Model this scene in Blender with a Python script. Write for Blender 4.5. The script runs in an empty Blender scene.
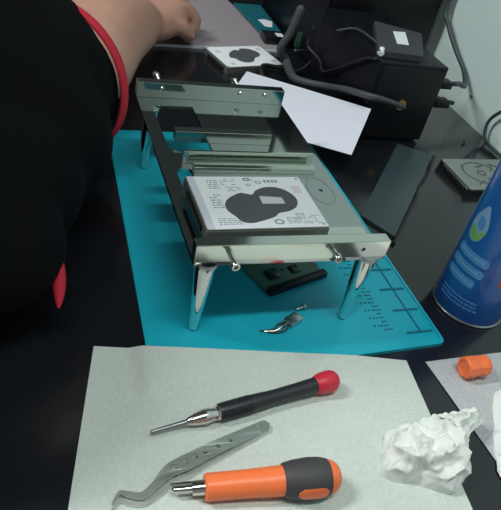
import bpy, bmesh, math, random
from mathutils import Vector, Matrix, noise
from mathutils.geometry import tessellate_polygon
random.seed(7)
C = bpy.context.scene.collection
MM = 0.001
PI = math.pi

# ---------------------------------------------------------------- materials
def mat(name, col, rough=.5, metal=0., bump=None, ior=1.5, spec=.5, var=None, emit=None, coat=0., sheen=0., aniso=None, alpha=None):
    m = bpy.data.materials.new(name); m.use_nodes = True
    nt = m.node_tree; b = nt.nodes['Principled BSDF']
    b.inputs['Base Color'].default_value = (*col, 1)
    b.inputs['Roughness'].default_value = rough
    b.inputs['Metallic'].default_value = metal
    b.inputs['IOR'].default_value = ior
    b.inputs['Specular IOR Level'].default_value = spec
    b.inputs['Coat Weight'].default_value = coat
    b.inputs['Sheen Weight'].default_value = sheen
    tc = nt.nodes.new('ShaderNodeTexCoord')
    if var:                                   # (scale, amount): gentle mottling of the surface's own colour
        n = nt.nodes.new('ShaderNodeTexNoise'); n.inputs['Scale'].default_value = var[0]; n.inputs['Detail'].default_value = 5
        nt.links.new(tc.outputs['Object'], n.inputs['Vector'])
        mx = nt.nodes.new('ShaderNodeMix'); mx.data_type = 'RGBA'
        mx.inputs[6].default_value = (*[c*(1-var[1]) for c in col], 1)
        mx.inputs[7].default_value = (*[min(1, c*(1+var[1])) for c in col], 1)
        nt.links.new(n.outputs['Fac'], mx.inputs[0]); nt.links.new(mx.outputs[2], b.inputs['Base Color'])
    if bump:                                  # (kind, scale, strength, distance)
        if bump[0] == 'noise':
            n = nt.nodes.new('ShaderNodeTexNoise'); n.inputs['Scale'].default_value = bump[1]; n.inputs['Detail'].default_value = 6; out = n.outputs['Fac']
        elif bump[0] == 'weave':
            n = nt.nodes.new('ShaderNodeTexVoronoi'); n.inputs['Scale'].default_value = bump[1]; out = n.outputs['Distance']
        nt.links.new(tc.outputs['Object'], n.inputs['Vector'])
        bp = nt.nodes.new('ShaderNodeBump'); bp.inputs['Strength'].default_value = bump[2]; bp.inputs['Distance'].default_value = bump[3]
        nt.links.new(out, bp.inputs['Height']); nt.links.new(bp.outputs['Normal'], b.inputs['Normal'])
    if emit:
        b.inputs['Emission Color'].default_value = (*emit[0], 1); b.inputs['Emission Strength'].default_value = emit[1]
    return m

M = dict(
    desk=mat('black_laminate', (.010, .011, .014), .16, bump=('noise', 60, .03, .001), ior=1.62),
    leg=mat('desk_leg_paint', (.02, .02, .022), .45),
    floor=mat('floor_vinyl', (.10, .10, .11), .5, var=(4, .2)),
    wall=mat('pale_green_grey_wall', (.68, .81, .78), .75, bump=('noise', 30, .05, .002), var=(3, .04)),
    backwall=mat('dark_reflected_paint', (.035, .045, .045), .8),
    mat_=mat('teal_silicone', (.008, .43, .56), .42, bump=('noise', 500, .04, .0004), var=(9, .06)),
    matdark=mat('dark_teal_print', (.004, .17, .24), .5),
    steel=mat('mirror_stainless', (.78, .79, .77), .07, 1.0, bump=('noise', 25, .03, .0006)),
    steelplate=mat('darkened_mirror_plate', (.52, .55, .54), .06, 1.0, bump=('noise', 25, .03, .0006)),  # same stainless, colour darkened to imitate dark reflections in the plate
    steelrail=mat('mirror_stainless_rail', (.74, .77, .70), .11, 1.0, bump=('noise', 60, .03, .0005)),
    steeldull=mat('brushed_steel', (.55, .56, .55), .28, 1.0),
    screw=mat('screw_steel', (.65, .64, .62), .2, 1.0),
    alu=mat('cast_aluminium', (.40, .42, .40), .38, .85, var=(40, .1)),
    aludark=mat('stamped_aluminium', (.16, .17, .17), .4, .8),
    label=mat('hdd_label_paper', (.82, .84, .86), .45),
    labelband=mat('lilac_label_band', (.60, .60, .68), .5),
    ink=mat('label_ink', (.30, .31, .33), .5),
    emblem=mat('charcoal_emblem_ink', (.085, .09, .10), .42),
    pinkink=mat('faded_pink_ink', (.62, .45, .47), .5),
    blackpl=mat('black_plastic', (.008, .008, .011), .4, spec=.3),
    blackgloss=mat('black_gloss_plastic', (.012, .013, .016), .25),
    darkgrey=mat('dark_grey_plastic', (.05, .052, .062), .5),
    case=mat('black_painted_metal', (.005, .006, .009), .4, spec=.25),
    greypanel=mat('slate_grey_plastic', (.030, .046, .052), .3, ior=1.6),
    towel=mat('cleanroom_wipe', (.60, .64, .59), .9, bump=('weave', 520, .5, .0009), var=(420, .13)),
    towel2=mat('thin_grey_wipe', (.50, .51, .53), .9, bump=('weave', 520, .8, .001), var=(300, .15)),
    tissue=mat('white_tissue', (.80, .81, .76), .9, bump=('noise', 90, .35, .002)),
    paper=mat('white_paper', (.66, .66, .74), .7),
    pinkpaper=mat('pinkish_grey_board', (.30, .26, .28), .65, var=(20, .05)),
    orange=mat('orange_plastic', (1.0, .20, .06), .38),
    red=mat('red_cap_plastic', (.62, .02, .045), .4),
    grip=mat('charcoal_rubber', (.055, .05, .055), .6),
    handle=mat('black_handle_plastic', (.018, .019, .024), .38),
    toolsteel=mat('tool_steel', (.30, .31, .31), .35, 1.0),
    collet=mat('polished_collet', (.72, .66, .62), .2, 1.0),
    tweez=mat('satin_tweezer_steel', (.40, .43, .40), .4, .85),
    tweezb=mat('bright_tweezer_steel', (.80, .80, .77), .35, .8),
    pcb=mat('green_circuit_board', (.06, .15, .10), .35),
    pcbteal=mat('teal_circuit_board', (.012, .13, .17), .4),
    gold=mat('gold_contact', (.6, .42, .16), .3, 1.0),
    canblue=mat('blue_can_paint', (.02, .13, .44), .25, coat=.4),
    canlight=mat('light_blue_print', (.11, .33, .66), .3),
    canwhite=mat('pale_blue_print', (.30, .48, .68), .3),
    cangreen=mat('green_print', (.25, .52, .16), .3),
    canred=mat('red_print', (.55, .05, .06), .3),
    cable=mat('grey_braided_cable', (.055, .058, .065), .6, bump=('noise', 400, .4, .001)),
    cableblk=mat('black_cable', (.012, .013, .014), .45),
    cablewall=mat('dark_green_grey_cable', (.035, .055, .055), .5),
    skin=mat('skin', (.50, .27, .20), .5, bump=('noise', 120, .15, .0012), var=(30, .10)),
    nail=mat('fingernail', (.50, .28, .23), .35),
    shirt=mat('black_shirt_cloth', (.0028, .003, .0042), .9, spec=.12, bump=('noise', 60, .4, .004)),
    redcloth=mat('red_trim_cloth', (.50, .012, .03), .8, bump=('noise', 200, .3, .001)),
    trousers=mat('black_trousers', (.004, .004, .006), .9, spec=.1),
    shoe=mat('shoe_black', (.02, .02, .02), .5),
    hair=mat('black_hair', (.01, .009, .008), .6, bump=('noise', 300, .8, .003)),
    white=mat('white_sticker', (.75, .77, .80), .5),
    eye=mat('eye_white', (.7, .7, .7), .2),
    diffuser=mat('lamp_diffuser', (.9, .9, .9), .5, emit=((.93, 1, .99), 3.5)),
    lampbody=mat('lamp_housing', (.7, .7, .7), .5),
)

# ---------------------------------------------------------------- helpers (all input in millimetres)
def smooth(bm, ang=35):
    bm.normal_update()
    for f in bm.faces: f.smooth = True
    for e in bm.edges:
        if len(e.link_faces) == 2 and e.calc_face_angle(0) > math.radians(ang): e.smooth = False

def obj(name, bm, m, parent=None, origin=(0, 0, 0), sm=True, recalc=True):
    """links a bmesh (mm) as one mesh; vertices are moved so that 'origin' is the object's origin"""
    if recalc: bmesh.ops.recalc_face_normals(bm, faces=bm.faces)
    if sm: smooth(bm)
    o3 = Vector(origin)
    for v in bm.verts: v.co = (v.co - o3) * MM
    me = bpy.data.meshes.new(name); bm.to_mesh(me); bm.free()
    o = bpy.data.objects.new(name, me); C.objects.link(o)
    me.materials.append(M[m] if isinstance(m, str) else m)
    if parent is not None: o.parent = parent
    else: o.location = o3 * MM
    return o

def tag(o, label=None, cat=None, group=None, kind=None):
    if label: o['label'] = label
    if cat: o['category'] = cat
    if group: o['group'] = group
    if kind: o['kind'] = kind
    return o

def thing(name, label, cat, loc=(0, 0, 0), rot=(0, 0, 0), group=None):
    o = bpy.data.objects.new(name, None); C.objects.link(o)
    o.empty_display_size = .02
    o.location = Vector(loc) * MM; o.rotation_euler = rot
    return tag(o, label, cat, group)

def box(bm, x0, x1, y0, y1, z0, z1, bev=0, seg=2):
    vs = [bm.verts.new(p) for p in ((x0,y0,z0),(x1,y0,z0),(x1,y1,z0),(x0,y1,z0),(x0,y0,z1),(x1,y0,z1),(x1,y1,z1),(x0,y1,z1))]
    fs = [bm.faces.new([vs[i] for i in q]) for q in ((0,3,2,1),(4,5,6,7),(0,1,5,4),(1,2,6,5),(2,3,7,6),(3,0,4,7))]
    if bev:
        es = set(e for f in fs for e in f.edges)
        bmesh.ops.bevel(bm, geom=list(es), offset=bev, segments=seg, affect='EDGES', profile=.5)
    return bm
def B(*a, **k): return box(bmesh.new(), *a, **k)

def prism(bm, outer, holes, z0, z1):
    """extrudes a 2D outline with holes"""
    loops = [[Vector((x, y, 0)) for x, y in outer]] + [[Vector((x, y, 0)) for x, y in h] for h in holes]
    flat = [p for l in loops for p in l]
    tris = tessellate_polygon(loops)
    lo = [bm.verts.new((p.x, p.y, z0)) for p in flat]; hi = [bm.verts.new((p.x, p.y, z1)) for p in flat]
    for t in tris:
        try:
            bm.faces.new([lo[i] for i in reversed(t)]); bm.faces.new([hi[i] for i in t])
        except ValueError: pass
    k = 0
    for l in loops:
        n = len(l)
        for i in range(n):
            a, b = k+i, k+(i+1) % n
            try: bm.faces.new([lo[a], lo[b], hi[b], hi[a]])
            except ValueError: pass
        k += n
    return bm
def P(*a): return prism(bmesh.new(), *a)

def circ(cx, cy, r, n=20, ry=None, a0=0):
    ry = ry or r
    return [(cx+r*math.cos(a0+2*PI*i/n), cy+ry*math.sin(a0+2*PI*i/n)) for i in range(n)]
def rrect(x0, x1, y0, y1, r, n=5):
    out = []
    for cx, cy, a in ((x1-r, y1-r, 0), (x0+r, y1-r, 90), (x0+r, y0+r, 180), (x1-r, y0+r, 270)):
        for i in range(n+1):
            t = math.radians(a+90*i/n); out.append((cx+r*math.cos(t), cy+r*math.sin(t)))
    return out
def spline(pts, n=6, closed=False):
    pts = [Vector(p) for p in pts]; out = []; N = len(pts)
    rng = range(N) if closed else range(N-1)
    for i in rng:
        g = (lambda k: pts[k % N]) if closed else (lambda k: pts[max(0, min(N-1, k))])
        a, b, c, d = g(i-1), g(i), g(i+1), g(i+2)
        for j in range(n):
            t = j/n
            out.append(.5*((2*b)+(-a+c)*t+(2*a-5*b+4*c-d)*t*t+(-a+3*b-3*c+d)*t**3))
    if not closed: out.append(pts[-1])
    return out
def frames(pts):
    T = []
    for i in range(len(pts)):
        t = (pts[min(i+1, len(pts)-1)]-pts[max(i-1, 0)])
        T.append(t.normalized() if t.length > 1e-9 else Vector((0, 0, 1)))
    up = Vector((0, 0, 1)) if abs(T[0].z) < .9 else Vector((1, 0, 0))
    n = T[0].cross(up).normalized(); out = []
    for t in T:
        n = (n - t*n.dot(t)).normalized(); out.append((n, t.cross(n)))
    return out
def tube(bm, pts, r, seg=12, cap=True, round_=False, sq=None):
    """sweeps a circle along 3D points; r is one radius or one per point; sq=(a,b) squashes the section"""
    pts = [Vector(p) for p in pts]
    rs = list(r) if hasattr(r, '__len__') else [r]*len(pts)
    if round_:
        d0 = (pts[0]-pts[1]).normalized(); d1 = (pts[-1]-pts[-2]).normalized()
        r0, r1 = rs[0], rs[-1]
        pre = [pts[0]+d0*r0*math.sin(a) for a in (1.5, 1.2, .8, .4)]; prr = [r0*math.cos(a) for a in (1.5, 1.2, .8, .4)]
        pos = [pts[-1]+d1*r1*math.sin(a) for a in (.4, .8, 1.2, 1.5)]; por = [r1*math.cos(a) for a in (.4, .8, 1.2, 1.5)]
        pts = pre+pts+pos; rs = prr+rs+por
    fr = frames(pts); rings = []
    a_, b_ = sq or (1, 1)
    for p, rr, (n, b) in zip(pts, rs, fr):
        rings.append([bm.verts.new(p+(n*math.cos(2*PI*k/seg)*a_+b*math.sin(2*PI*k/seg)*b_)*rr) for k in range(seg)])
    for i in range(len(rings)-1):
        for k in range(seg):
            bm.faces.new((rings[i][k], rings[i][(k+1) % seg], rings[i+1][(k+1) % seg], rings[i+1][k]))
    if cap:
        bm.faces.new(rings[0][::-1]); bm.faces.new(rings[-1])
    return bm
def T(*a, **k): return tube(bmesh.new(), *a, **k)
def lathe(bm, p0, p1, prof, seg=28):
    """prof = (distance along the axis, radius)"""
    p0, p1 = Vector(p0), Vector(p1); ax = (p1-p0).normalized()
    up = Vector((0, 0, 1)) if abs(ax.z) < .9 else Vector((1, 0, 0))
    n = ax.cross(up).normalized(); b = ax.cross(n)
    rings = []
    for d, r in prof:
        c = p0+ax*d
        rings.append([bm.verts.new(c+(n*math.cos(2*PI*k/seg)+b*math.sin(2*PI*k/seg))*max(r, .01)) for k in range(seg)])
    for i in range(len(rings)-1):
        for k in range(seg):
            bm.faces.new((rings[i][k], rings[i][(k+1) % seg], rings[i+1][(k+1) % seg], rings[i+1][k]))
    bm.faces.new(rings[0][::-1]); bm.faces.new(rings[-1])
    return bm
def Lt(*a, **k): return lathe(bmesh.new(), *a, **k)
def sheet(poly4, nx, ny, zf, th=.25):
    """thin closed sheet over a quad (four corners, counter-clockwise from front-left), zf(x, y, u, v) gives its height"""
    bm = bmesh.new(); a, b, c, d = [Vector((*p, 0)) for p in poly4]
    top = []; bot = []
    for j in range(ny+1):
        rt, rb = [], []
        for i in range(nx+1):
            u, v = i/nx, j/ny
            p = a.lerp(b, u).lerp(d.lerp(c, u), v); z = zf(p.x, p.y, u, v)
            rt.append(bm.verts.new((p.x, p.y, z+th))); rb.append(bm.verts.new((p.x, p.y, z)))
        top.append(rt); bot.append(rb)
    for j in range(ny):
        for i in range(nx):
            bm.faces.new((top[j][i], top[j][i+1], top[j+1][i+1], top[j+1][i]))
            bm.faces.new((bot[j][i], bot[j+1][i], bot[j+1][i+1], bot[j][i+1]))
    for i in range(nx):
        bm.faces.new((bot[0][i], bot[0][i+1], top[0][i+1], top[0][i])); bm.faces.new((bot[ny][i+1], bot[ny][i], top[ny][i], top[ny][i+1]))
    for j in range(ny):
        bm.faces.new((bot[j+1][0], bot[j][0], top[j][0], top[j+1][0])); bm.faces.new((bot[j][nx], bot[j+1][nx], top[j+1][nx], top[j][nx]))
    return bm

# ---------------------------------------------------------------- the setting
tag(obj('floor', B(-2200, 524, -2500, 1004, -760, -740), 'floor', origin=(0, 0, -740)), kind='structure')
tag(obj('wall_right', B(524, 600, -2500, 1100, -740, 1900), 'wall', origin=(524, 0, -740)), kind='structure')
tag(obj('wall_back', B(-2200, 524, 1004, 1100, -740, 1900), 'backwall', origin=(0, 1004, -740)), kind='structure')  # unseen wall, set close and dark to darken the plate's reflections
tag(obj('ceiling', B(-2200, 600, -2500, 1100, 1900, 1950), 'backwall', origin=(0, 0, 1900)), kind='structure')

desk = thing('desk', 'black glossy laminate desk against the pale wall, carrying everything', 'desk', (0, 0, -740))
obj('desk_top', B(-140, 523, -260, 1000, -26, 0, bev=1.5), 'desk', desk, (0, 0, -740))
for x in (-110, 480):
    for y in (-220, 960):
        obj('leg', B(x-22, x+22, y-22, y+22, -740, -26.2, bev=2), 'leg', desk, (0, 0, -740))
obj('rail', B(-100, 480, 945, 965, -110, -26.2), 'leg', desk, (0, 0, -740))

# ---------------------------------------------------------------- teal mat
MT = 2.5
mroot = thing('silicone_mat', 'teal silicone repair mat with moulded compartments under the mirror-steel stand', 'mat', (100, 130, 0))
def inset_quad(q, r, n=5):
    out = []; N = len(q)
    for i in range(N):
        p, a, b = Vector(q[i]), Vector(q[i-1]), Vector(q[(i+1) % N])
        s, e = p+(a-p).normalized()*r, p+(b-p).normalized()*r
        for k in range(n+1):
            t = k/n; out.append(tuple((1-t)**2*s+2*t*(1-t)*p+t*t*e))
    return out
mq = [(-29, -44), (227.5, -33), (228, 311), (-16, 313)]
obj('mat_body', P(inset_quad(mq, 7), [], 0, MT), 'mat_', mroot, (100, 130, 0))
rb = bmesh.new()
# moulded compartment walls along the right side
for y in (-18, 9, 36, 63, 90, 117, 144, 171, 198, 225, 252, 279):
    prism(rb, rrect(196, 222, y-.9, y+.9, .8), [], MT-.4, MT+1.1)
prism(rb, rrect(209.5, 211, -18, 290, .7), [], MT-.4, MT+.6)
obj('compartment_ridges', rb, 'matdark', mroot, (100, 130, 0))
rb = bmesh.new()
for k in range(60):                     # moulded scale marks in a column beside the compartments
    y = -12+k*4.7
    w = 9 if k % 5 == 0 else random.uniform(3, 7)
    prism(rb, rrect(181-w/2, 181+w/2, y-.6, y+.6, .5), [], MT-.3, MT+.35)
    if k % 2:
        for q in range(3):
            x = 170+q*3.6+random.uniform(-.6, .6)
            prism(rb, circ(x, y, 1.1, 8), [circ(x, y, .5, 8)], MT-.3, MT+.35)
obj('scale_marks', rb, 'matdark', mroot, (100, 130, 0))
rim = bmesh.new()
prism(rim, inset_quad(mq, 7), [inset_quad([(-26.5, -41.5), (225, -30.6), (225.5, 308.5), (-13.5, 310.5)], 6)], MT-.3, MT+.7)
obj('raised_rim', rim, 'mat_', mroot, (100, 130, 0))

# ---------------------------------------------------------------- wipes under the tools
def onmat(x, y):
    fy = -44+(x+29)*11/256.5
    lx = -29
    d = min(y-fy, x-lx, 227.5-x)
    return max(0, min(1, 1.15+d/10))
def towel_z(x, y, u, v):
    return .4+onmat(x, y)*(MT+1.0)+.35*(noise.noise(Vector((x*.02, y*.02, 0)))+1)
tq = [(-104, -176), (163, -176), (181, -46), (-65, -3)]
w = obj('cleaning_wipe', sheet(tq, 90, 60, towel_z, .3), 'towel', origin=(40, -100, 0))
tag(w, 'large pale woven wipe spread under the screwdrivers and tweezers', 'cloth')
w = obj('cleaning_wipe', sheet([(204.5, -150), (300, -190), (322, -47), (198, -49)], 30, 30, lambda x, y, u, v: .4+.3*(noise.noise(Vector((x*.03, y*.03, 3)))+1), .3), 'towel2', origin=(250, -100, 0))
tag(w, 'smaller grey wipe on the desk under the orange cap, right of the crumpled tissue', 'cloth')

# ---------------------------------------------------------------- the stand
S = (77, 130, 0)
st = thing('hard_drive_stand', 'mirror-polished steel hard drive stand on four tapered legs standing on the teal mat', 'stand', S)
W_, D_, ZP, ZT = 155.2, 261.2, 75.3, 90.7
hole_a = [(12, 234), (53, 235.5), (53, 148), (24, 148), (20, 149.5), (16, 152.5), (13, 157)]
hole_b = rrect(12.5, 26, 34, 122, 3)
outer = rrect(0, W_, 0.5, D_-.5, 1.2, 2)
obj('top_plate', P(outer, [hole_a[::-1], hole_b, circ(136, 91, 2.2, 14)], ZP-3, ZP), 'steelplate', st, S)
# thin dull-steel ring on the plate, right of the drive
obj('plate_ring', P(circ(135.5, 90, 12, 36, 21), [circ(135.5, 90, 10.6, 36, 19.4)], ZP-.2, ZP+.12), 'steeldull', st, S)
def rail(name, x0, x1, y0, y1, z0, z1, holes, mt='steelrail'):
    """bar with round holes bored through its front face (made in XZ, turned upright)"""
    bm = bmesh.new()
    prism(bm, [(x0, z0), (x1, z0), (x1, z1), (x0, z1)], [circ(hx, hz, r, 16) for hx, hz, r in holes], -y1, -y0)
    bmesh.ops.rotate(bm, verts=bm.verts, cent=(0, 0, 0), matrix=Matrix.Rotation(PI/2, 3, 'X'))
    es = [e for e in bm.edges if e.calc_length() > 8 and len(e.link_faces) == 2 and e.calc_face_angle(0) > 1]
    bmesh.ops.bevel(bm, geom=es, offset=.5, segments=2, affect='EDGES')
    return obj(name, bm, mt, st, S)
HZ = 83
rail('front_rail', 0, W_, 0, 10, ZP, ZT, [(133, HZ, 1.9)])
rail('back_rail', 0, W_, D_-10, D_, ZP, ZT, [(106, HZ+2, 1.9), (133, HZ+2, 1.9), (24, HZ+2, 1.9)])
rail('inner_rail', 20.5, 113, 165.5, 174.5, ZP, ZP+11, [])
rail('inner_rail', 20, 142, 130.5, 133.5, ZP, ZP+12, [])
rail('drive_support', 27, 140, 116, 124, ZP, ZP+5.4, [])
rail('drive_support', 27, 148, 22, 32, ZP, ZP+5.4, [])
def screw(x, y0, y1, z, hollow=True, parent=st):
    n = -1 if y1 < y0 else 1; L = abs(y1-y0)
    prof = [(0, 1.9)]
    k = .4
    while k < L-5.2:
        prof += [(k, 2.2), (k+.35, 1.85)]; k += .7
    prof += [(L-5, 1.9), (L-5, 3.1), (L-4.6, 3.4), (L-.6, 3.4), (L, 3.0), (L, 1.8), (L-2.4, 1.7)]
    o = obj('thumb_screw', Lt((x, y0, z), (x, y0+n, z), prof, 20), 'screw', parent, S)
    return o
screw(25.5, 8, -15, HZ); screw(107, 14, -11, HZ)
screw(24, D_-4, D_+24, HZ+2); screw(108, D_-4, D_+24, HZ+2)
for x in (24, 106, 133):
    obj('screw_head', Lt((x, D_-9.5, HZ+2), (x, D_-11, HZ+2), [(0, 2.4), (1.5, 2.3), (2.1, 1.8), (2.1, 1.0), (1.2, .9)], 16), 'screw', st, S)
for x, y in ((11.5, 6), (W_-11.5, 6), (11.5, D_-24), (W_-11.5, D_-24)):
    lg = obj('leg', Lt((x, y, MT+.8), (x, y, 90), [(0, 3.0), (.6, 3.6), (6, 4.0), (60, 7.8), (66, 8.0), (69.6, 8.0), (69.6, 6)], 32), 'steel', st, S)
    obj('collar', Lt((x, y, 69.5), (x, y, 90), [(0, 8.6), (.4, 8.9), (2.4, 8.9), (2.8, 8.6)], 32), 'steeldull', lg, S)

# ---------------------------------------------------------------- hard drives
def drive(name, label, loc, rz, kind):
    r = thing(name, label, 'hard drive', loc, (0, 0, rz), None)
    H = 9.5
    bm = bmesh.new(); prism(bm, rrect(-50, 50, -35, 35, 1.5), [], 0, H-1.8)
    obj('housing', bm, 'blackgloss' if kind == 'bare' else 'alu', r)
    obj('top_cover', P(rrect(-49.6, 49.6, -34.6, 34.6, 2), [], H-1.8, H-.35), 'alu', r)
    c = obj('connector', B(-51.2, -49.9, -26, 20, 1.2, 5.6, bev=.2), 'blackpl', r)
    pins = bmesh.new()
    for k in range(18): box(pins, -51.5, -51.15, -24+k*2.3, -23+k*2.3, 2.4, 4.6)
    obj('contact_pins', pins, 'gold', c)
    for x in (-46, 46):
        for y in (-31, 31):
            obj('cover_screw', Lt((x, y, H-.5), (x, y, H+1), [(0, 1.8), (.35, 1.8), (.55, 1.3), (.55, .6), (.3, .5)], 12), 'screw', r)
    if kind == 'white':
        obj('label', P(rrect(-48.6, 49, -34, 34, 1), [], H-.35, H), 'label', r)
        obj('label_band', P(rrect(-48.6, -42.5, -34, 34, .6), [], H-.1, H+.06), 'labelband', r)
        def loc2(pts, dx=-60.3, dy=-53.3): return [(x+dx, y+dy) for x, y in pts]
        em = [(33,48.4),(37.9,56.8),(49.2,64.1),(55.5,62.8),(60,62.3),(64,67.5),(74.8,72.4),(86,70.8),(93.5,63.3),(95.5,54),(91.5,45),(83.5,39.7),(74,37.2),(69,32.8),(58,28.2),(47.9,25.4),(40.6,27.2),(37,34.3),(33.5,40.4)]
        es = [(p.x, p.y) for p in spline([(x, y, 0) for x, y in loc2(em)], 5, True)]
        obj('emblem', P(es, [], H-.1, H+.07), 'emblem', r)
        obj('emblem_panel', P([(4.4, 6.5), (22.8, 4.4), (23.2, -3.8), (3.8, -3.8)], [], H, H+.12), 'labelband', r)
        rr = random.Random(3)
        def block(x0, x1, y0, y1, lh=2.6, dens=.9):
            y = y1; tx = bmesh.new()
            while y > y0:
                x = x0
                while x < x1:
                    wd = rr.uniform(1.2, 4.2)
                    if rr.random() < dens: prism(tx, [(x, y-lh*.22), (min(x+wd, x1), y-lh*.22), (min(x+wd, x1), y+lh*.2), (x, y+lh*.2)], [], H-.1, H+.07)
                    x += wd+.9
                y -= lh
            obj('text_block', tx, 'ink', r)
        block(-34, -25, 16, 28); block(-23, -10, 22, 30, 2.4); block(-20, -8, 12, 19, 2.4, .7)
        block(-37, -28, -9, 8, 3.2, .75); block(-38, -20, -30, -22, 2.2); block(-2, 6, 28, 31, 2.4); block(30, 38, -32, -27, 2.0)
        block(17, 28, -30, -22, 1.7, 1); block(26, 34, -25, -17, 1.7, 1); block(36, 46, -31, -20, 2.3, .6)
        for cx, cy, r0 in ((0.6, 30, 2.3), (9.8, 26, 2.2), (9.8, -27, 3.2), (0, 22, 1.7)):
            obj('round_mark', P(circ(cx, cy, r0*1.3, 20, r0), [circ(cx, cy, r0*.75, 20, r0*.55)], H-.1, H+.07), 'ink', r)
        for k in range(4): obj('approval_mark', P(rrect(15+k*3.3, 17.2+k*3.3, 25.5, 29.5, .5), [], H-.1, H+.07), 'ink', r)
        pk = bmesh.new()
        for k in range(6): prism(pk, rrect(36+.0*k, 44, 19-k*1.6, 19.7-k*1.6, .2), [], H-.1, H+.07)
        obj('pink_mark', pk, 'pinkink', r)
    if kind == 'small_emblem':
        obj('label', P(rrect(-48, 48, -33.5, 33.5, 1), [], H-.35, H), 'label', r)
        em = [(-27,-3),(-20,11),(-6,21),(2,19),(6,25),(20,24),(29,15),(31,5),(24,-4),(14,-8),(4,-20),(-10,-22),(-18,-16),(-20,-8)]
        es = [(p.x, p.y) for p in spline([(x, y, 0) for x, y in em], 4, True)]
        obj('emblem', P(es, [], H-.1, H+.07), 'emblem', r)
        for cx, cy in ((-36, 20), (-34, -22), (40, -18), (38, 24)):
            tx = bmesh.new()
            for k in range(4): prism(tx, rrect(cx-4, cx+4, cy-k*2, cy-k*2+.8, .2), [], H-.1, H+.07)
            obj('text_block', tx, 'ink', r)
    if kind == 'bare':
        tx = bmesh.new()
        prism(tx, circ(-8, 2, 26, 40, 25), [circ(-8, 2, 24.5, 40, 23.5)], H-.5, H+.1)
        prism(tx, circ(30, -4, 10, 26), [circ(30, -4, 7.6, 26)], H-.5, H+.1)
        prism(tx, circ(-8, 2, 6, 24), [circ(-8, 2, 4.4, 24)], H-.5, H+.1)
        for k, (x, y, a, L) in enumerate(((-22, -20, .5, 15), (6, -22, -.3, 18), (14, 12, .9, 16), (-2, 17, .3, 13), (22, 20, -.5, 14), (-30, 14, 1.2, 12), (2, -10, .2, 20))):
            d = Vector((math.cos(a), math.sin(a))); n = Vector((-d.y, d.x))*1.1; c = Vector((x, y))
            prism(tx, [tuple(c-d*L/2-n), tuple(c+d*L/2-n), tuple(c+d*L/2+n), tuple(c-d*L/2+n)], [], H-.5, H+.15)
        obj('stamped_relief', tx, 'aludark', r)
        obj('side_strip', B(-50.5, -49.95, -30, 26, 5.4, 7.4, bev=.1), 'alu', r)
    return r
drive('hard_drive', 'white-labelled hard drive with charcoal blob emblem lying on the steel stand', (60.6, 53.8, ZP+5.5), .014, 'white')
drive('hard_drive', 'white-labelled hard drive on the desk behind the stand, touching the pinkish board', (212, 537, 0.1), .26, 'small_emblem')
b = drive('hard_drive', 'bare grey aluminium hard drive on the desk beside the blue can', (447, 226, 0.1), 0.02, 'bare')

# ---------------------------------------------------------------- circuit board and bits under the stand
r = thing('circuit_board', 'dark green circuit board lying on the teal mat under the stand', 'circuit board', (110, 68, MT), (0, 0, .32))
obj('board', P([(-32, -17), (32, -19), (36, -6), (36, 62), (-22, 62), (-30, 40), (-34, 10)], [circ(-2, 0, 2, 12)], 0.2, 1.8), 'pcb', r)
obj('edge_connector', B(-32, 34, -24, -17, .2, 6, bev=.6), 'blackpl', r)
for x, y, w, d, h in ((-14, -2, 12, 12, 1.4), (10, -4, 9, 9, 1.2), (12, 16, 14, 10, 1.4), (10, 40, 10, 16, 1.4)):
    obj('chip', B(x-w/2, x+w/2, y-d/2, y+d/2, 1.8, 1.8+h, bev=.2), 'blackgloss', r)
r = thing('usb_plug', 'small metal connector plug with frayed leads on the mat in front of the circuit board', 'connector', (92, 2, MT), (0, 0, .5))
obj('shell', B(-2, 12, -5, 5, .2, 5, bev=.5), 'steeldull', r)
obj('insert', B(12, 14, -3.6, 3.6, 1.4, 3.6, bev=.2), 'gold', r)
for k in range(3):
    obj('lead', T(spline([(-2, -2+k*2, 2.5), (-9, -4+k*4, 3), (-16, -1+k*2, 1.5), (-22-2*k, 4+k*2, 1.2)], 6), .8, 8), 'screw' if k == 1 else 'grip', r)
r = thing('machine_screw', 'loose steel machine screw on the mat behind the connector plug', 'screw', (104, 17, MT), (0, 0, .3))
obj('shank', Lt((0, 0, 2.2), (9, 0, 2.2), [(0, .9), (1, 1.2), (8, 1.2)], 12), 'screw', r)
obj('head', Lt((8, 0, 2.2), (11, 0, 2.2), [(0, 2.1), (1.6, 2.1), (2.1, 1.5), (2.1, .7), (1.2, .6)], 14), 'screw', r)

# ---------------------------------------------------------------- tools
TZ = 1.0   # wipe surface height
def black_driver():
    p0, p1 = Vector((-38, -85, 5.5)), Vector((107, -62.5, 9.4))
    r = thing('precision_screwdriver', 'slim black precision screwdriver with a red end cap lying on the wipe', 'screwdriver', (35, -74, TZ))
    o = (35, -74, TZ)
    L = (p1-p0).length
    obj('blade', Lt(p0, p1, [(0, .9), (1, 1.3), (12, 1.5), (28, 1.9), (30, 2.3)], 14), 'toolsteel', r, o)
    c = bmesh.new(); lathe(c, p0, p1, [(25, 1.9), (27, 3.0), (31, 4.2), (36, 5.0), (37, 5.3), (42, 5.2), (43, 4.7), (47, 4.7), (48, 5.6), (49, 5.6)], 10)
    cl = obj('collet', c, 'collet', r, o)
    obj('handle', Lt(p0, p1, [(48.5, 5.6), (49.5, 6.2), (74, 6.2), (84, 5.7), (92, 5.3), (112, 5.5), (124, 5.9), (128, 5.9)], 32), 'handle', r, o)
    g = bmesh.new()
    for k in range(14):
        lathe(g, p0, p1, [(51+k*1.6, 6.1), (51.2+k*1.6, 6.45), (51.9+k*1.6, 6.45), (52.1+k*1.6, 6.1)], 32)
    obj('knurled_grip', g, 'handle', r, o)
    obj('end_cap', Lt(p0, p1, [(127, 6.2), (128, 6.9), (134, 8.2), (140, 8.4), (143.5, 7.6), (146, 5.2), (147, 2.5)], 12), 'red', r, o)
black_driver()

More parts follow.
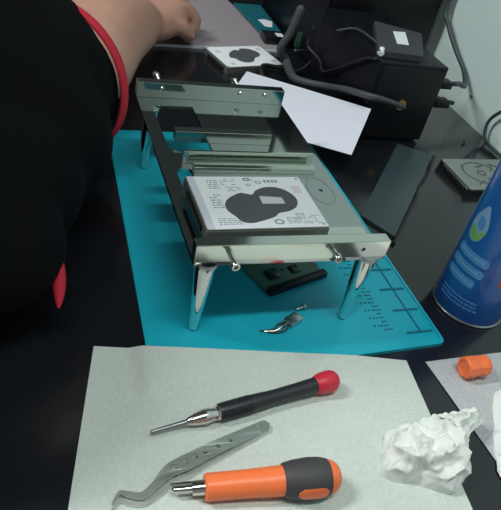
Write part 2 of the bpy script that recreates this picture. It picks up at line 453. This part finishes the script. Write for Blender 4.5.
def orange_driver():
    p0, p1 = Vector((-33, -128.5, 7.5)), Vector((73, -140.5, 13.2))
    o = (20, -134, TZ)
    r = thing('multi_bit_screwdriver', 'orange screwdriver with a bulbous charcoal and orange grip, nearest the front edge', 'screwdriver', o)
    obj('shaft', Lt(p0, p1, [(0, 1.2), (1, 2.0), (12, 2.4), (12.2, 4.2), (16, 4.6), (22, 4.6)], 16), 'collet', r, o)
    obj('spare_bit', T([(-32, -122.5, 3.4), (-14, -124.5, 4.2), (-8, -125.2, 4.6)], [.8, 1.6, 1.8], 6), 'collet', r, o)
    obj('barrel', Lt(p0, p1, [(20, 7.6), (21, 8.4), (45, 8.6), (70, 9.6), (78, 10)], 20), 'orange', r, o)
    obj('bulb_grip', Lt(p0, p1, [(69, 9.8), (70.5, 10.8), (76, 12.0), (86, 13.0), (94, 12.6), (99, 11.4), (100, 10)], 32), 'grip', r, o)
    obj('end_cap', Lt(p0, p1, [(97, 11.2), (102, 10.4), (105.5, 8.2), (107.5, 4.5)], 28), 'orange', r, o)
    ax = (p1-p0).normalized(); n = ax.cross(Vector((0, 0, 1))).normalized(); b = n.cross(ax)
    for ang in (-.72, 2.5):      # inset orange panels wrapped round the bulb
        bm = bmesh.new()
        prof = [(77, 12.35), (80, 12.7), (86, 13.1), (90, 13.05), (94, 12.75), (96.5, 12.1)]
        rings = []
        for q, (d, rr) in enumerate(prof):
            t = (d-77)/19.5*2-1; hw = .34*max(.15, (1-t**6))**.5
            row = [p0+ax*d+(n*math.cos(ang+1.15-.25+k*hw/3)+b*math.sin(ang+1.15-.25+k*hw/3))*(rr+.25) for k in range(-3, 4)]
            inn = [p0+ax*d+(n*math.cos(ang+1.15-.25+k*hw/3)+b*math.sin(ang+1.15-.25+k*hw/3))*(rr-1.5) for k in range(-3, 4)]
            rings.append([bm.verts.new(v) for v in row]+[bm.verts.new(v) for v in inn[::-1]])
        for i in range(len(rings)-1):
            for k in range(14): bm.faces.new((rings[i][k], rings[i][(k+1) % 14], rings[i+1][(k+1) % 14], rings[i+1][k]))
        bm.faces.new(rings[0][::-1]); bm.faces.new(rings[-1])
        obj('grip_inset', bm, 'orange', r, o)
orange_driver()

r = thing('driver_cap', 'short orange hollow tool end lying alone on the smaller grey wipe', 'cap', (232, -66, TZ))
o = (232, -66, TZ); a, b2 = Vector((221, -66, 10.2)), Vector((246, -66, 10.2))
obj('barrel', Lt(a, b2, [(3, 5.5), (1, 5.8), (0, 6.6), (0, 8.4), (1, 9.2), (8, 9.4), (10, 8.4), (15, 8.6), (17, 9), (21, 9), (22.5, 8), (23, 4)], 9), 'orange', r, o)
obj('bore', Lt(a, b2, [(.8, 5.7), (3.1, 5.6)], 9), 'orange', r, o)

# tweezers: two arms of sheet steel, one above the other, joined at the blunt end
def ribbon(center, widths, holes, z0, z1):
    cs = spline([(x, y, 0) for x, y in center], 8)
    n = len(cs); L = []; R = []
    for i, p in enumerate(cs):
        t = (cs[min(i+1, n-1)]-cs[max(i-1, 0)]).normalized(); nn = Vector((-t.y, t.x, 0))
        k = i/(n-1)*(len(widths)-1); a = int(min(k, len(widths)-2)); w = widths[a]+(widths[a+1]-widths[a])*(k-a)
        L.append((p+nn*w/2)[:2]); R.append((p-nn*w/2)[:2])
    bm = bmesh.new(); prism(bm, L+R[::-1], holes, 0, 1)
    return bm
def lift(bm, zf, th):
    for v in bm.verts: v.co.z = zf(v.co.x, v.co.y)+v.co.z*th
    return bm
o = (-10, -108, TZ)
r = thing('tweezers', 'curved-tip steel tweezers with a row of holes, lying between the two screwdrivers', 'tweezers', o)
cen = [(41.5, -90), (20, -97), (-2, -104.5), (-20, -111), (-31, -114.5), (-41, -122), (-50, -127.5), (-58, -125), (-63, -123), (-68, -129)]
wd = [8.4, 9, 9.5, 10.5, 8.5, 5, 4.4, 3.8, 2.4, .8]
hl = []
for x, y, rr in ((-28, -113.2, 2.1), (-20.5, -110.6, 1.8), (-13.5, -108.2, 1.8), (-6.5, -106.2, 1.5), (3, -103, 1.5), (13, -99.6, 1.3)):
    hl.append(circ(x, y, rr, 14))
def zt(x, y): return 2.6+3.6*max(0, min(1, (38-x)/40))*max(.12, min(1, (x+72)/38))
obj('upper_arm', lift(ribbon(cen, wd, hl, 0, 1), zt, 1.1), 'tweez', r, o)
cen2 = [(41.5, -91), (20, -98.5), (-2, -106.5), (-20, -114.5), (-31, -119), (-41, -126), (-50, -130.5), (-58, -129), (-63, -127), (-69, -131.5)]
wd2 = [8.2, 9, 9.5, 10, 8, 5, 4.4, 3.6, 2.2, .8]
obj('lower_arm', lift(ribbon(cen2, wd2, [circ(x-.5, y-3, rr, 14) for x, y, rr in ((-28, -113.5, 2), (-20.5, -110.9, 1.7), (-13.5, -108.4, 1.7))], 0, 1), lambda x, y: TZ+.5, 1.1), 'tweezb', r, o)
obj('joint', lift(P([(36, -95.8), (42.5, -94.2), (44.5, -90), (41.5, -86.5), (35, -87.8)], [], 0, 1), lambda x, y: TZ+.5, 3.2), 'tweez', r, o)

# ---------------------------------------------------------------- tissues
def crumple(name, outline, h, tail, label, seed, m='tissue', zb=.9):
    """a crushed sheet: closed blob over an outline with sharp folded creases"""
    cx = sum(p[0] for p in outline)/len(outline); cy = sum(p[1] for p in outline)/len(outline)
    sp = spline([(x, y, 0) for x, y in outline], 16, True); N = len(sp)
    sd = Vector((seed*3.1, seed*1.7, seed))
    bm = bmesh.new(); rings = []; K = 26
    for j in range(K):
        t = j/(K-1)
        rad = math.cos(t*PI/2)**.55 if j < K-1 else .02; zz = h*math.sin(t*PI/2)**.9
        ring = []
        for i, p in enumerate(sp):
            x = cx+(p.x-cx)*rad; y = cy+(p.y-cy)*rad
            q = Vector((x, y, zz))
            c1 = abs(noise.noise(q*.055+sd)); c2 = abs(noise.noise(q*.12+sd*2)); c3 = noise.noise(q*.035+sd)
            d = Vector((x-cx, y-cy, zz*.9+2)); d.normalize()
            q += d*((.22-c1)*17+(.2-c2)*6+c3*7)*min(1, .25+t*1.2)
            q.z = max(q.z, zb+t*1.5)
            ring.append(bm.verts.new(q))
        rings.append(ring)
    for j in range(K-1):
        for i in range(N):
            bm.faces.new((rings[j][i], rings[j][(i+1) % N], rings[j+1][(i+1) % N], rings[j+1][i]))
    bm.faces.new(rings[-1]); bm.faces.new(rings[0][::-1])
    if tail:
        # folded flap reaching out of the bundle
        a, b, wa, wb = tail
        a, b = Vector(a), Vector(b); n = Vector((-(b-a).y, (b-a).x, 0)).normalized()
        gx, gy = 26, 12; top = []; bot = []
        for i in range(gx+1):
            u = i/gx; w = wa+(wb-wa)*u; c = a.lerp(b, u); rt, rb_ = [], []
            for j in range(gy+1):
                v = j/gy*2-1
                z = c.z-abs(v)*9*(1-u*.3)+abs(noise.noise(Vector((u*4, v*2.5, seed))))*7
                pnt = c+n*v*w+Vector((noise.noise(Vector((v*2, u*3, seed+4)))*3, 0, 0)); pnt.z = max(z, zb+.4)
                rt.append(bm.verts.new(pnt+Vector((0, 0, .5)))); rb_.append(bm.verts.new(pnt))
            top.append(rt); bot.append(rb_)
        for i in range(gx):
            for j in range(gy):
                bm.faces.new((top[i][j], top[i+1][j], top[i+1][j+1], top[i][j+1])); bm.faces.new((bot[i][j], bot[i][j+1], bot[i+1][j+1], bot[i+1][j]))
        for i in range(gx):
            for jj in (0, gy): bm.faces.new((bot[i][jj], bot[i+1][jj], top[i+1][jj], top[i][jj]))
        for j in range(gy):
            for ii in (0, gx): bm.faces.new((bot[ii][j], bot[ii][j+1], top[ii][j+1], top[ii][j]))
    o = obj(name, bm, m, origin=(cx, cy, zb))
    return tag(o, label, 'tissue')
crumple('crumpled_tissue', [(111, -140), (118, -124), (132, -108), (150, -106), (172, -112), (184, -122), (176, -138), (170, -152), (152, -160), (134, -150), (120, -147)], 24,
        ((165, -124, 27), (200, -113, 20), 13, 6), 'crumpled white tissue at the right corner of the large wipe', 2.0)
crumple('crumpled_tissue', [(203, -147), (219, -119), (243, -88), (268, -92), (276, -130), (256, -170), (221, -180), (202, -162)], 5,
        None, 'flattened white tissue scrap cut off by the right picture edge', 5.0, zb=1.2)

# ---------------------------------------------------------------- air duster can
cx, cy, cr = 281, 14, 33
o = (cx, cy, 0)
r = thing('air_duster_can', 'blue aerosol duster can with a water-drop emblem standing at the right edge', 'spray can', o)
obj('can_body', Lt((cx, cy, 0), (cx, cy, 1), [(2.8, 32.6), (4.2, cr), (158, cr), (164, 32), (172, 27), (180, 20), (184, 15), (186, 13)], 64), 'canblue', r, o)
obj('bottom_rim', Lt((cx, cy, 0), (cx, cy, 1), [(.2, 31.5), (.4, 33.3), (1.2, 33.9), (2.4, 33.9), (3.2, 33.2), (3.2, 30)], 64), 'steeldull', r, o)
obj('top_seam', Lt((cx, cy, 0), (cx, cy, 1), [(162, 31.5), (162.6, 33.4), (165, 33.4), (165.6, 31.0)], 64), 'steeldull', r, o)
nz = obj('nozzle', Lt((cx, cy, 0), (cx, cy, 1), [(186, 12), (187, 13.5), (202, 12.5), (206, 9), (214, 8.5), (215, 6)], 28), 'blackpl', r, o)
obj('straw_socket', Lt((cx-5, cy, 208), (cx-14, cy, 208), [(0, 3), (10, 3), (10, 1.2), (8, 1)], 14), 'white', nz, o)
def wrap(outline, name, m, off, holes=()):
    """prints a flat outline (degrees round the can, height) onto the can's side"""
    bm = bmesh.new(); prism(bm, outline, [list(h) for h in holes], 0, 1)
    # subdivide so that long shapes follow the curve
    for _ in range(3): bmesh.ops.subdivide_edges(bm, edges=[e for e in bm.edges if abs(e.verts[0].co.x-e.verts[1].co.x) > 4], cuts=1)
    bmesh.ops.triangulate(bm, faces=bm.faces)
    for v in bm.verts:
        t = math.radians(v.co.x); rr = cr+(off if v.co.z > .5 else -.3); v.co = Vector((cx+rr*math.cos(t), cy+rr*math.sin(t), v.co.y))
    return obj(name, bm, m, r, o)
# panel and emblem, angles measured round the can (180 = facing the stand)
drop = [(180, 113), (188, 106), (194, 97), (194, 88), (188, 80), (177, 77), (167, 80), (162, 88), (163, 96), (170, 105)]
dropf = lambda s, c=(178, 93): [(c[0]+(x-c[0])*s, c[1]+(y-c[1])*s) for x, y in [tuple(p[:2]) for p in spline([(a, b, 0) for a, b in drop], 4, True)]]
wrap(dropf(1.0), 'drop_emblem', 'canwhite', .15)
wrap([tuple(p[:2]) for p in spline([(163, 88, 0), (172, 90, 0), (182, 86, 0), (192, 92, 0), (193, 87, 0), (187, 80.5, 0), (177, 78, 0), (168, 81, 0)], 4, True)], 'emblem_leaf', 'cangreen', .28)
wrap([tuple(p[:2]) for p in spline([(174, 101, 0), (184, 101, 0), (188, 95, 0), (183, 90, 0), (175, 93, 0)], 4, True)], 'emblem_wave', 'canlight', .28)
for k, (a0, a1, z) in enumerate(((160, 222, 66), (158, 222, 54), (160, 216, 42))):
    bar = rrect(a0, a1, z-4.2, z+4.2, 4)
    wrap(bar, 'slogan_bar', 'canlight', .15)
    tb = bmesh.new()
q = random.Random(9)
def dashes(a0, a1, z, m, hh=1.2):
    bm = bmesh.new(); x = a0
    while x < a1:
        w2 = q.uniform(2, 6); prism(bm, [(x, z-hh/2), (x+w2, z-hh/2), (x+w2, z+hh/2), (x, z+hh/2)], [], 0, 1); x += w2+1.6
    bmesh.ops.triangulate(bm, faces=bm.faces)
    for v in bm.verts:
        t = math.radians(v.co.x); rr = cr+(.32 if v.co.z > .5 else -.2); v.co = Vector((cx+rr*math.cos(t), cy+rr*math.sin(t), v.co.y))
    obj('small_print', bm, m, r, o)
for z in (66, 54, 42): dashes(168, 212, z, 'canwhite', 1.6)
for z in (25, 21, 17): dashes(170, 235, z, 'canlight', 1.4)
wrap(rrect(246, 256, 50, 62, 3), 'red_mark', 'canred', .15)
wrap([(138, 55), (141, 55), (141, 150), (138, 150)], 'label_edge', 'canwhite', .2)

# ---------------------------------------------------------------- grey panel and cable on the desk
dvec = Vector((-164, -183, 0)).normalized(); nrm = Vector((dvec.y, -dvec.x, 0))
a = Vector((396, 277, 0)); wv = Vector((-37, 31, 0))
quad = [a, a+Vector((-150, -168, 0)), a+Vector((-150, -168, 0))+wv*1.0, a+wv*1.0]
quad[1] = Vector((252, 112, 0)); quad[2] = Vector((230, 150, 0)); quad[3] = Vector((358, 305, 0))
bm = bmesh.new(); prism(bm, inset_quad([tuple(v[:2]) for v in quad][::-1], 3), [], 0.1, 3.4)
es = [e for e in bm.edges if len(e.link_faces) == 2 and e.calc_face_angle(0) > 1.2]
tag(obj('plastic_panel', bm, 'greypanel', origin=(310, 210, 0)), 'narrow slate-grey panel lying flat on the desk between stand and bare drive', 'panel')
bm = T(spline([(399, 276, 2.4), (380, 254, 2.2), (372, 243, 2.6), (352, 222, 2.2), (335, 206, 2.4), (318, 183, 2.2), (290, 152, 2.2), (262, 121, 2.2), (246, 102, 2.2)], 6), 2.0, 8)
tag(obj('flat_cable', bm, 'cableblk', origin=(340, 200, 0)), 'black cable lying along the right edge of the slate-grey panel', 'cable')

# ---------------------------------------------------------------- sheets behind the stand
def plane_quad(ps, th, nx=20, ny=14, wob=1.2, seed=1):
    a, b, c, d = [Vector(p) for p in ps]; n = (b-a).cross(d-a).normalized()
    bm = bmesh.new(); G = []
    for s in (0, 1):
        g = []
        for j in range(ny+1):
            row = []
            for i in range(nx+1):
                u, v = i/nx, j/ny; p_ = a.lerp(b, u).lerp(d.lerp(c, u), v)+n*(th*s+wob*noise.noise(Vector((u*1.7, v*1.7, seed))))
                p_.z = max(p_.z, .3+s*th)
                row.append(bm.verts.new(p_))
            g.append(row)
        G.append(g)
    for j in range(ny):
        for i in range(nx):
            bm.faces.new((G[1][j][i], G[1][j][i+1], G[1][j+1][i+1], G[1][j+1][i])); bm.faces.new((G[0][j][i], G[0][j+1][i], G[0][j+1][i+1], G[0][j][i+1]))
    for i in range(nx):
        for jj in (0, ny): bm.faces.new((G[0][jj][i], G[0][jj][i+1], G[1][jj][i+1], G[1][jj][i]))
    for j in range(ny):
        for ii in (0, nx): bm.faces.new((G[0][j][ii], G[0][j+1][ii], G[1][j+1][ii], G[1][j][ii]))
    return bm
tag(obj('paper_sheet', plane_quad([(121, 360, 1), (237, 216, 37), (303, 308, 48), (196, 474, 13)], .3, wob=.6), 'paper', origin=(200, 335, 0)),
    'plain white paper sheet tilted up behind the stand against the black computer case', 'paper')

r = thing('foam_board', 'pinkish-grey board under the resting hand at the back of the desk', 'board', (170, 680, 0), (0, 0, 0))
o = (170, 680, 0)
obj('board_sheet', P([(-60, 560), (284, 583+2), (292, 606), (258, 812), (-80, 800)], [], 0.2, 3.6), 'pinkpaper', r, o)
obj('white_edging', P([(-60, 557.6), (285, 582), (284, 585), (-60, 560)], [], 0.2, 3.7), 'paper', r, o)

r = thing('controller_board', 'teal circuit board with a pale fan mark behind the pinkish board', 'circuit board', (318, 690, 0), (0, 0, 0))
o = (318, 690, 0)
obj('board', P([(272, 636), (311, 640), (314, 775), (262, 770)], [], 7, 10), 'pcbteal', r, o)
obj('standoff', B(276, 308, 650, 755, .3, 6.8, bev=1), 'blackpl', r, o)
obj('fan_mark', P([(288, 668), (301, 668), (310, 695), (298, 702), (284, 698)], [], 9.8, 10.15), 'label', r, o)
c = obj('connector_block', B(268, 312, 606, 634, 4, 17, bev=2), 'blackgloss', r, o)
obj('white_tag', B(288, 300, 608, 622, 17, 17.6), 'white', c, o)

# ---------------------------------------------------------------- computer case, adapter, equipment behind
o = (352, 410, 0)
r = thing('computer_case', 'low black computer case behind the slate panel with plugs in its right side', 'computer case', o)
obj('casing', B(302, 400, 318, 500, 2, 105, bev=2), 'case', r, o)
obj('front_bezel', B(306, 396, 315.5, 318.2, 6, 101, bev=1), 'blackpl', r, o)
for x in (312, 390):
    for y in (328, 490): obj('foot', Lt((x, y, 0), (x, y, 1), [(.1, 6), (2.2, 6.5)], 16), 'blackpl', r, o)
vt = bmesh.new()
for k in range(14): box(vt, 400, 400.5, 380, 470, 20+k*5, 22+k*5)
obj('vent_slots', vt, 'darkgrey', r, o)
jk = obj('power_jack', Lt((348, 315.8, 53), (348, 300, 53), [(0, 7), (1.5, 7), (1.5, 5.2), (3, 5.2)], 18), 'gold', r, o)

r = thing('power_adapter', 'flat dark-grey power adapter with a white sticker on top of the computer case', 'adapter', (356, 383, 105.2))
o = (356, 383, 105.2)
apts = [(302, 334), (363, 328), (408, 410), (348, 440)]
obj('adapter_body', P(inset_quad(apts, 5), [], 105.4, 113), 'darkgrey', r, o)
obj('sticker', P([(343, 362), (360, 361), (380, 408), (360, 406)], [], 112.9, 113.2), 'white', r, o)
pl = obj('plug', Lt((313, 345, 110), (304, 330, 109), [(0, 3.5), (2, 4.6), (12, 4.4), (14, 3)], 14), 'white', r, o)
obj('adapter_lead', T(spline([(316, 352, 110), (312, 380, 112), (306, 410, 110), (292, 430, 98)], 6), 1.5, 8), 'cablewall', r, o)

o = (395, 640, 0)
r = thing('equipment_cabinet', 'tall black equipment cabinet standing behind the low computer case', 'cabinet', o)
obj('cabinet_body', B(318, 505, 524, 780, 4, 300, bev=3), 'case', r, o)
obj('front_panel', B(324, 499, 520.5, 524.2, 12, 292, bev=1), 'blackpl', r, o)
for k in range(3): obj('drive_bay', B(334, 488, 518.5, 520.8, 150+k*44, 186+k*44, bev=1), 'blackgloss', r, o)
for x in (334, 490):
    for y in (540, 765): obj('foot', Lt((x, y, 0), (x, y, 1), [(.1, 8), (4.2, 8)], 16), 'blackpl', r, o)

# cables
def cable(name, pts, rad, m, label, cat='cable'):
    if rad == 'braid': n_ = (len(pts)-1)*8+1; rad = [6.2-3.0*max(0, (i/n_-.35)/.65) for i in range(n_)]
    o_ = tuple(pts[0]); return tag(obj(name, T(spline(pts, 8), rad, 10, round_=True), m, origin=o_), label, cat)
cable('braided_cable', [(269, 508, 95), (262, 506, 62), (254, 508, 36), (266, 538-32, 20), (262, 478, 17), (258, 446, 20), (266, 424, 25), (283, 396, 34), (288, 350, 52), (294, 312, 64), (319, 308, 61), (347, 307, 54)], 'braid', 'cable',
      'thick grey braided cable winding beside the white drive to the case front')
cable('black_cable', [(300, 514, 70), (292, 505, 48), (300, 470, 40), (295, 440, 36), (296, 400, 60), (297, 350, 95), (299, 330, 104)], 2.2, 'cableblk', 'thin black cable looping left of the computer case')
cable('black_cable', [(310, 513, 20), (285, 505, 6), (230, 500, 13), (225, 470, 3), (240, 440, 3), (270, 430, 4)], 3, 'cableblk', 'black cable on the desk crossing below the braided cable')
r = thing('connector', 'small green connector hanging in front of the tall cabinet', 'connector', (280, 512, 40)); o = (280, 512, 40)
obj('plug_body', B(275, 283, 508, 514, 40, 62, bev=1.5), mat('green_plastic', (.03, .12, .08), .5), r, o)
obj('plug_tip', B(277, 297, 508, 512, 34, 38, bev=.8), 'steeldull', r, o)
for i, (y, z, lab) in enumerate(((342, 74, 'upper black plug in the right side of the computer case'), (332, 52, 'lower black plug in the right side of the computer case'))):
    o = (412, y, z); r = thing('cable_plug', lab, 'plug', o)
    obj('plug_shell', B(400.6, 406, y-6, y+6, z-3, z+3, bev=.6), 'steeldull', r, o)
    obj('plug_grip', B(405.8, 430, y-8, y+8, z-5, z+5, bev=2), 'blackpl', r, o)
    obj('strain_relief', T([(430, y, z), (438, y+2, z)], [4, 2.5], 12), 'blackpl', r, o)
cable('wall_cable', [(439, 344, 74), (456, 354, 70), (478, 372, 60), (500, 395, 52), (512, 425, 62), (510, 459, 80), (508, 490, 100), (509, 515, 122), (511, 518, 200), (511, 518, 330)], 3.4, 'cablewall',
      'dark cable hanging down the pale wall into the upper plug')
cable('wall_cable', [(439, 334, 52), (450, 345, 46), (452, 362, 38), (440, 385, 20), (430, 420, 5), (440, 480, 4)], 2.6, 'cableblk', 'black cable curling from the lower plug behind the case')
cable('wall_cable', [(515, 290, 75), (514, 318, 52), (513, 333, 28), (512, 326, 8), (510, 306, 3.5), (512, 270, 3.5), (514, 240, 3.5)], 2.4, 'cablewall', 'dark cable loop against the wall behind the bare drive')
for i, (y, z) in enumerate(((398, 34), (372, -0))):
    if z > 5: tag(obj('wall_screw', Lt((524, y, z), (520, y, z), [(0, 2.2), (2, 2.4), (3, 1.6), (3, .6), (2, .5)], 12), 'toolsteel', origin=(524, y, z)), 'small dark screw head in the pale wall right of the hanging cable', 'screw')
tag(obj('machine_screw', Lt((474, 318, 1.8), (481, 320, 1.8), [(0, 1.6), (1, 1.6), (1, .8), (7, .7)], 10), 'toolsteel', origin=(474, 318, 0)), 'tiny loose dark screw on the desk behind the bare drive', 'screw')

# ---------------------------------------------------------------- person
def cloth(name, chains, m, parent, o, vox, lv=1, wr=0.):
    bm = bmesh.new()
    for pts, rs, sq in chains:
        n = 5; sp = spline(pts, n); rr = [v.x for v in spline([(a_, 0, 0) for a_ in rs], n)]
        tube(bm, sp, rr, 20, round_=True, sq=sq)
    ob = obj(name, bm, m, parent, o)
    rm = ob.modifiers.new('join', 'REMESH'); rm.mode = 'VOXEL'; rm.voxel_size = vox*MM; rm.use_smooth_shade = True
    s = ob.modifiers.new('smooth', 'SMOOTH'); s.factor = .6; s.iterations = lv
    if wr:
        tx = bpy.data.textures.new(name+'_folds', 'CLOUDS'); tx.noise_scale = .09; tx.noise_depth = 2
        d = ob.modifiers.new('folds', 'DISPLACE'); d.texture = tx; d.strength = wr*MM; d.mid_level = .5; d.texture_coords = 'GLOBAL'
    return ob
o = (-330, 120, -740)
man = thing('person', 'person in a black shirt with red cuff trim leaning over desk, hand on board', 'person', o)
bodych = [
    # torso and neck
    ([(-400, 110, -110), (-340, 130, 20), (-280, 150, 150), (-270, 150, 250), (-258, 155, 330)], [105, 100, 110, 95, 52], None),
    ([(-258, 155, 320), (-240, 165, 390)], [54, 52], None),
    # head, looking down at the bench
    ([(-235, 165, 395), (-212, 170, 430), (-222, 170, 490)], [62, 74, 80], None),
    ([(-180, 172, 425), (-165, 172, 400)], [42, 34], None),
    ([(-148, 174, 440), (-135, 174, 428)], [9, 12], None),
    ([(-232, 246, 440), (-236, 250, 462)], [12, 14], None), ([(-222, 94, 440), (-226, 90, 462)], [12, 14], None),
    # left arm (forward, on the desk)
    ([(-270, 260, 255), (-180, 265, 190), (-95, 270, 105), (-45, 298, 86)], [62, 52, 46, 46], None),
    ([(-45, 298, 86), (-14, 392, 78), (32, 482, 60), (52, 526, 48)], [48, 48, 37, 30], None),
    # palm
    ([(48, 520, 46), (72, 554, 38), (100, 590, 36)], [29, 34, 34], (1.0, .74)),
    # right arm hanging
    ([(-290, 20, 255), (-330, -40, 100), (-340, -50, -20)], [60, 48, 42], None),
    ([(-340, -50, -20), (-290, -70, -120), (-250, -20, -200)], [42, 36, 27], None),
    ([(-250, -20, -200), (-230, 10, -235)], [28, 32], (1, .6)),
    # legs
    ([(-400, 190, -130), (-400, 200, -400), (-400, 200, -690)], [85, 60, 42], None),
    ([(-400, 40, -130), (-400, 30, -400), (-400, 30, -690)], [85, 60, 42], None),
    ([(-410, 200, -715), (-320, 205, -722)], [30, 26], None), ([(-410, 30, -715), (-320, 25, -722)], [30, 26], None),
]
# fingers of the left hand: knuckles up, tips curled onto the board
fing = [
    ([(92, 566, 44), (130, 566, 36), (150, 578, 20), (152, 592, 13)], [14, 12, 11, 9]),            # thumb
    ([(118, 590, 50), (148, 610, 46), (166, 612, 30), (160, 606, 16)], [12.5, 11.5, 10.5, 9]),
    ([(112, 606, 52), (140, 632, 50), (160, 640, 32), (154, 634, 16)], [12.5, 11.5, 10.5, 9]),
    ([(102, 618, 48), (126, 648, 46), (146, 660, 30), (142, 652, 15)], [12, 11, 10, 8.8]),
    ([(92, 620, 40), (108, 654, 38), (126, 668, 26), (124, 662, 14)], [10.5, 9.5, 8.8, 8]),
]
fing = [([(a_-18, b_-8, c_) for a_, b_, c_ in p_], r_) for p_, r_ in fing]
for p_, r_ in fing: bodych.append((p_, r_, None))
rf = [([(-230, 10, -235), (-215+8*k, 20+6*k, -262), (-215+6*k, 22+7*k, -292+4*abs(k-1))], [9, 8.5, 7.5], None) for k in range(-2, 2)]
bodych += rf + [([(-250, 0, -225), (-262, 22, -250), (-258, 34, -272)], [10, 9, 8], None)]
skin = cloth('body', bodych, 'skin', man, o, 4.2, 2)
for p_, r_ in fing[1:]:
    tip = Vector(p_[-1]); up = Vector(p_[-2]); d = (tip-up).normalized()
    bm = bmesh.new(); bmesh.ops.create_uvsphere(bm, u_segments=12, v_segments=8, radius=1)
    for v in bm.verts: v.co = Vector((v.co.x*2.5+tip.x+r_[-1]*.82, v.co.y*5+tip.y, v.co.z*5+tip.z+2))
    obj('fingernail', bm, 'nail', man, o)
shirtch = [
    ([(-395, 120, -90), (-330, 130, 40), (-270, 150, 160), (-275, 150, 262)], [122, 122, 136, 100], None),
    ([(-272, 60, 240), (-272, 240, 240)], [90, 94], None),
    ([(-270, 255, 250), (-210, 262, 195), (-140, 245, 118), (-97, 232, 88), (-92, 243, 85)], [86, 84, 83, 81, 62], None),       # sleeve
    ([(-240, 185, 160), (-178, 170, 115), (-108, 158, 84)], [100, 88, 72], None),                            # chest over the desk edge
    ([(-235, 120, 130), (-190, 90, 95), (-128, 100, 76)], [95, 82, 64], None),
    ([(-235, 60, 130), (-190, 30, 85), (-128, 36, 66)], [85, 72, 46], None),
    ([(-285, 40, 240), (-315, -15, 140), (-325, -30, 90)], [80, 66, 62], None),
]
cloth('shirt', shirtch, 'shirt', man, o, 6, 3, 6)
def ring(bm, c, ax, R, t, n=56, ex=1.0, wob=0):
    c, ax = Vector(c), Vector(ax).normalized(); a_ = ax.cross(Vector((0, 0, 1))).normalized(); b_ = a_.cross(ax)
    rings = []
    for i in range(n):
        u = 2*PI*i/n; dr = a_*math.cos(u)*ex+b_*math.sin(u); p_ = c+dr*(R+wob*math.sin(3*u))
        g_ = max(.12, min(1, (math.sin(u)+.75)/.55))
        rings.append([bm.verts.new(p_-dr*(1-g_)*3+g_*dr*t[0]*math.cos(2*PI*k/10)+g_*ax*t[1]*math.sin(2*PI*k/10)) for k in range(10)])
    for i in range(n):
        for k in range(10):
            bm.faces.new((rings[i][k], rings[(i+1) % n][k], rings[(i+1) % n][(k+1) % 10], rings[i][(k+1) % 10]))
    return bm
obj('cuff_trim', ring(bmesh.new(), (-90, 238, 86), (.40, .88, -.22), 77, (3, 9)), 'redcloth', man, o)
obj('hem_trim', T(spline([(-96, 46, 78), (-91, 30, 62), (-89, 14, 48), (-90, 0, 40)], 5), [5, 7, 7, 3.5]*1 and [1+4.5*math.sin(PI*i/15) for i in range(16)], 12, round_=True), 'redcloth', man, o)
cloth('trousers', [([(-400, 150, -120), (-400, 195, -300), (-400, 202, -680)], [112, 82, 62], None), ([(-400, 80, -120), (-400, 35, -300), (-400, 28, -680)], [112, 82, 62], None)], 'trousers', man, o, 8, 2, 6)
for y in (202, 28):
    obj('shoe', T([(-425, y, -705), (-370, y, -708), (-300, y, -715)], [40, 36, 26], 16, round_=True, sq=(1, .8)), 'shoe', man, o)
bm = bmesh.new(); bmesh.ops.create_uvsphere(bm, u_segments=32, v_segments=20, radius=84)
for v in bm.verts:
    if v.co.x > 30 and v.co.z < 30: v.co.x = 30
    v.co = v.co+Vector((-232, 170, 496))
obj('hair', bm, 'hair', man, o)
for y in (148, 196):
    bm = bmesh.new(); bmesh.ops.create_uvsphere(bm, u_segments=16, v_segments=10, radius=10)
    for v in bm.verts: v.co = v.co+Vector((-157, y, 455))
    obj('eye', bm, 'eye', man, o)
obj('mouth', T([(-134, 152, 398), (-130, 172, 396), (-134, 192, 398)], [2, 4.5, 2], 8), 'nail', man, o)

# ---------------------------------------------------------------- lights
LAMPS = [(40, -420), (-1500, 500)]  # second fitting is added, out of view, to brighten the right wall
for i, (x, y) in enumerate(LAMPS):
    o = (x, y, 1860)
    r = thing('ceiling_light', ['long fluorescent ceiling fitting above the front of the desk', 'added ceiling fitting left of the desk, there to brighten the pale wall'][i], 'ceiling light', o)
    obj('light_housing', B(x-620, x+420, y-70, y+70, 1862, 1899, bev=3), 'lampbody', r, o)
    obj('diffuser', B(x-600, x+400, y-58, y+58, 1852, 1862.5, bev=2), 'diffuser', r, o)
    ld = bpy.data.lights.new('tube_light', 'AREA'); ld.shape = 'RECTANGLE'; ld.size = 1.0; ld.size_y = .12
    ld.energy = (14, 48)[i]; ld.color = (.93, 1, .98)
    lo = bpy.data.objects.new('tube_light', ld); C.objects.link(lo); lo.location = ((x-100)*MM, y*MM, 1.845)
w = bpy.data.worlds.new('room_ambient'); bpy.context.scene.world = w; w.use_nodes = True
w.node_tree.nodes['Background'].inputs[0].default_value = (.80, .92, 1, 1)
w.node_tree.nodes['Background'].inputs[1].default_value = .22

# ---------------------------------------------------------------- camera
cam = bpy.data.cameras.new('camera'); co = bpy.data.objects.new('camera', cam); C.objects.link(co)
R = Matrix(((0.93578458, 0.03102608, -0.3512045), (-0.28755865, 0.64353211, -0.70934931), (0.20400304, 0.76479004, 0.61112924)))
co.matrix_world = Matrix.Translation((-.11719318, -.31951351, .35663998)) @ R.to_4x4()
cam.sensor_fit = 'HORIZONTAL'; cam.sensor_width = 36; cam.lens = 629.29126*36/501
cam.clip_start = .01; cam.clip_end = 50
sc = bpy.context.scene; sc.camera = co
sc.view_settings.view_transform = 'Standard'; sc.view_settings.look = 'None'
sc.view_settings.exposure = 0; sc.view_settings.gamma = 1; sc.view_settings.use_curve_mapping = False
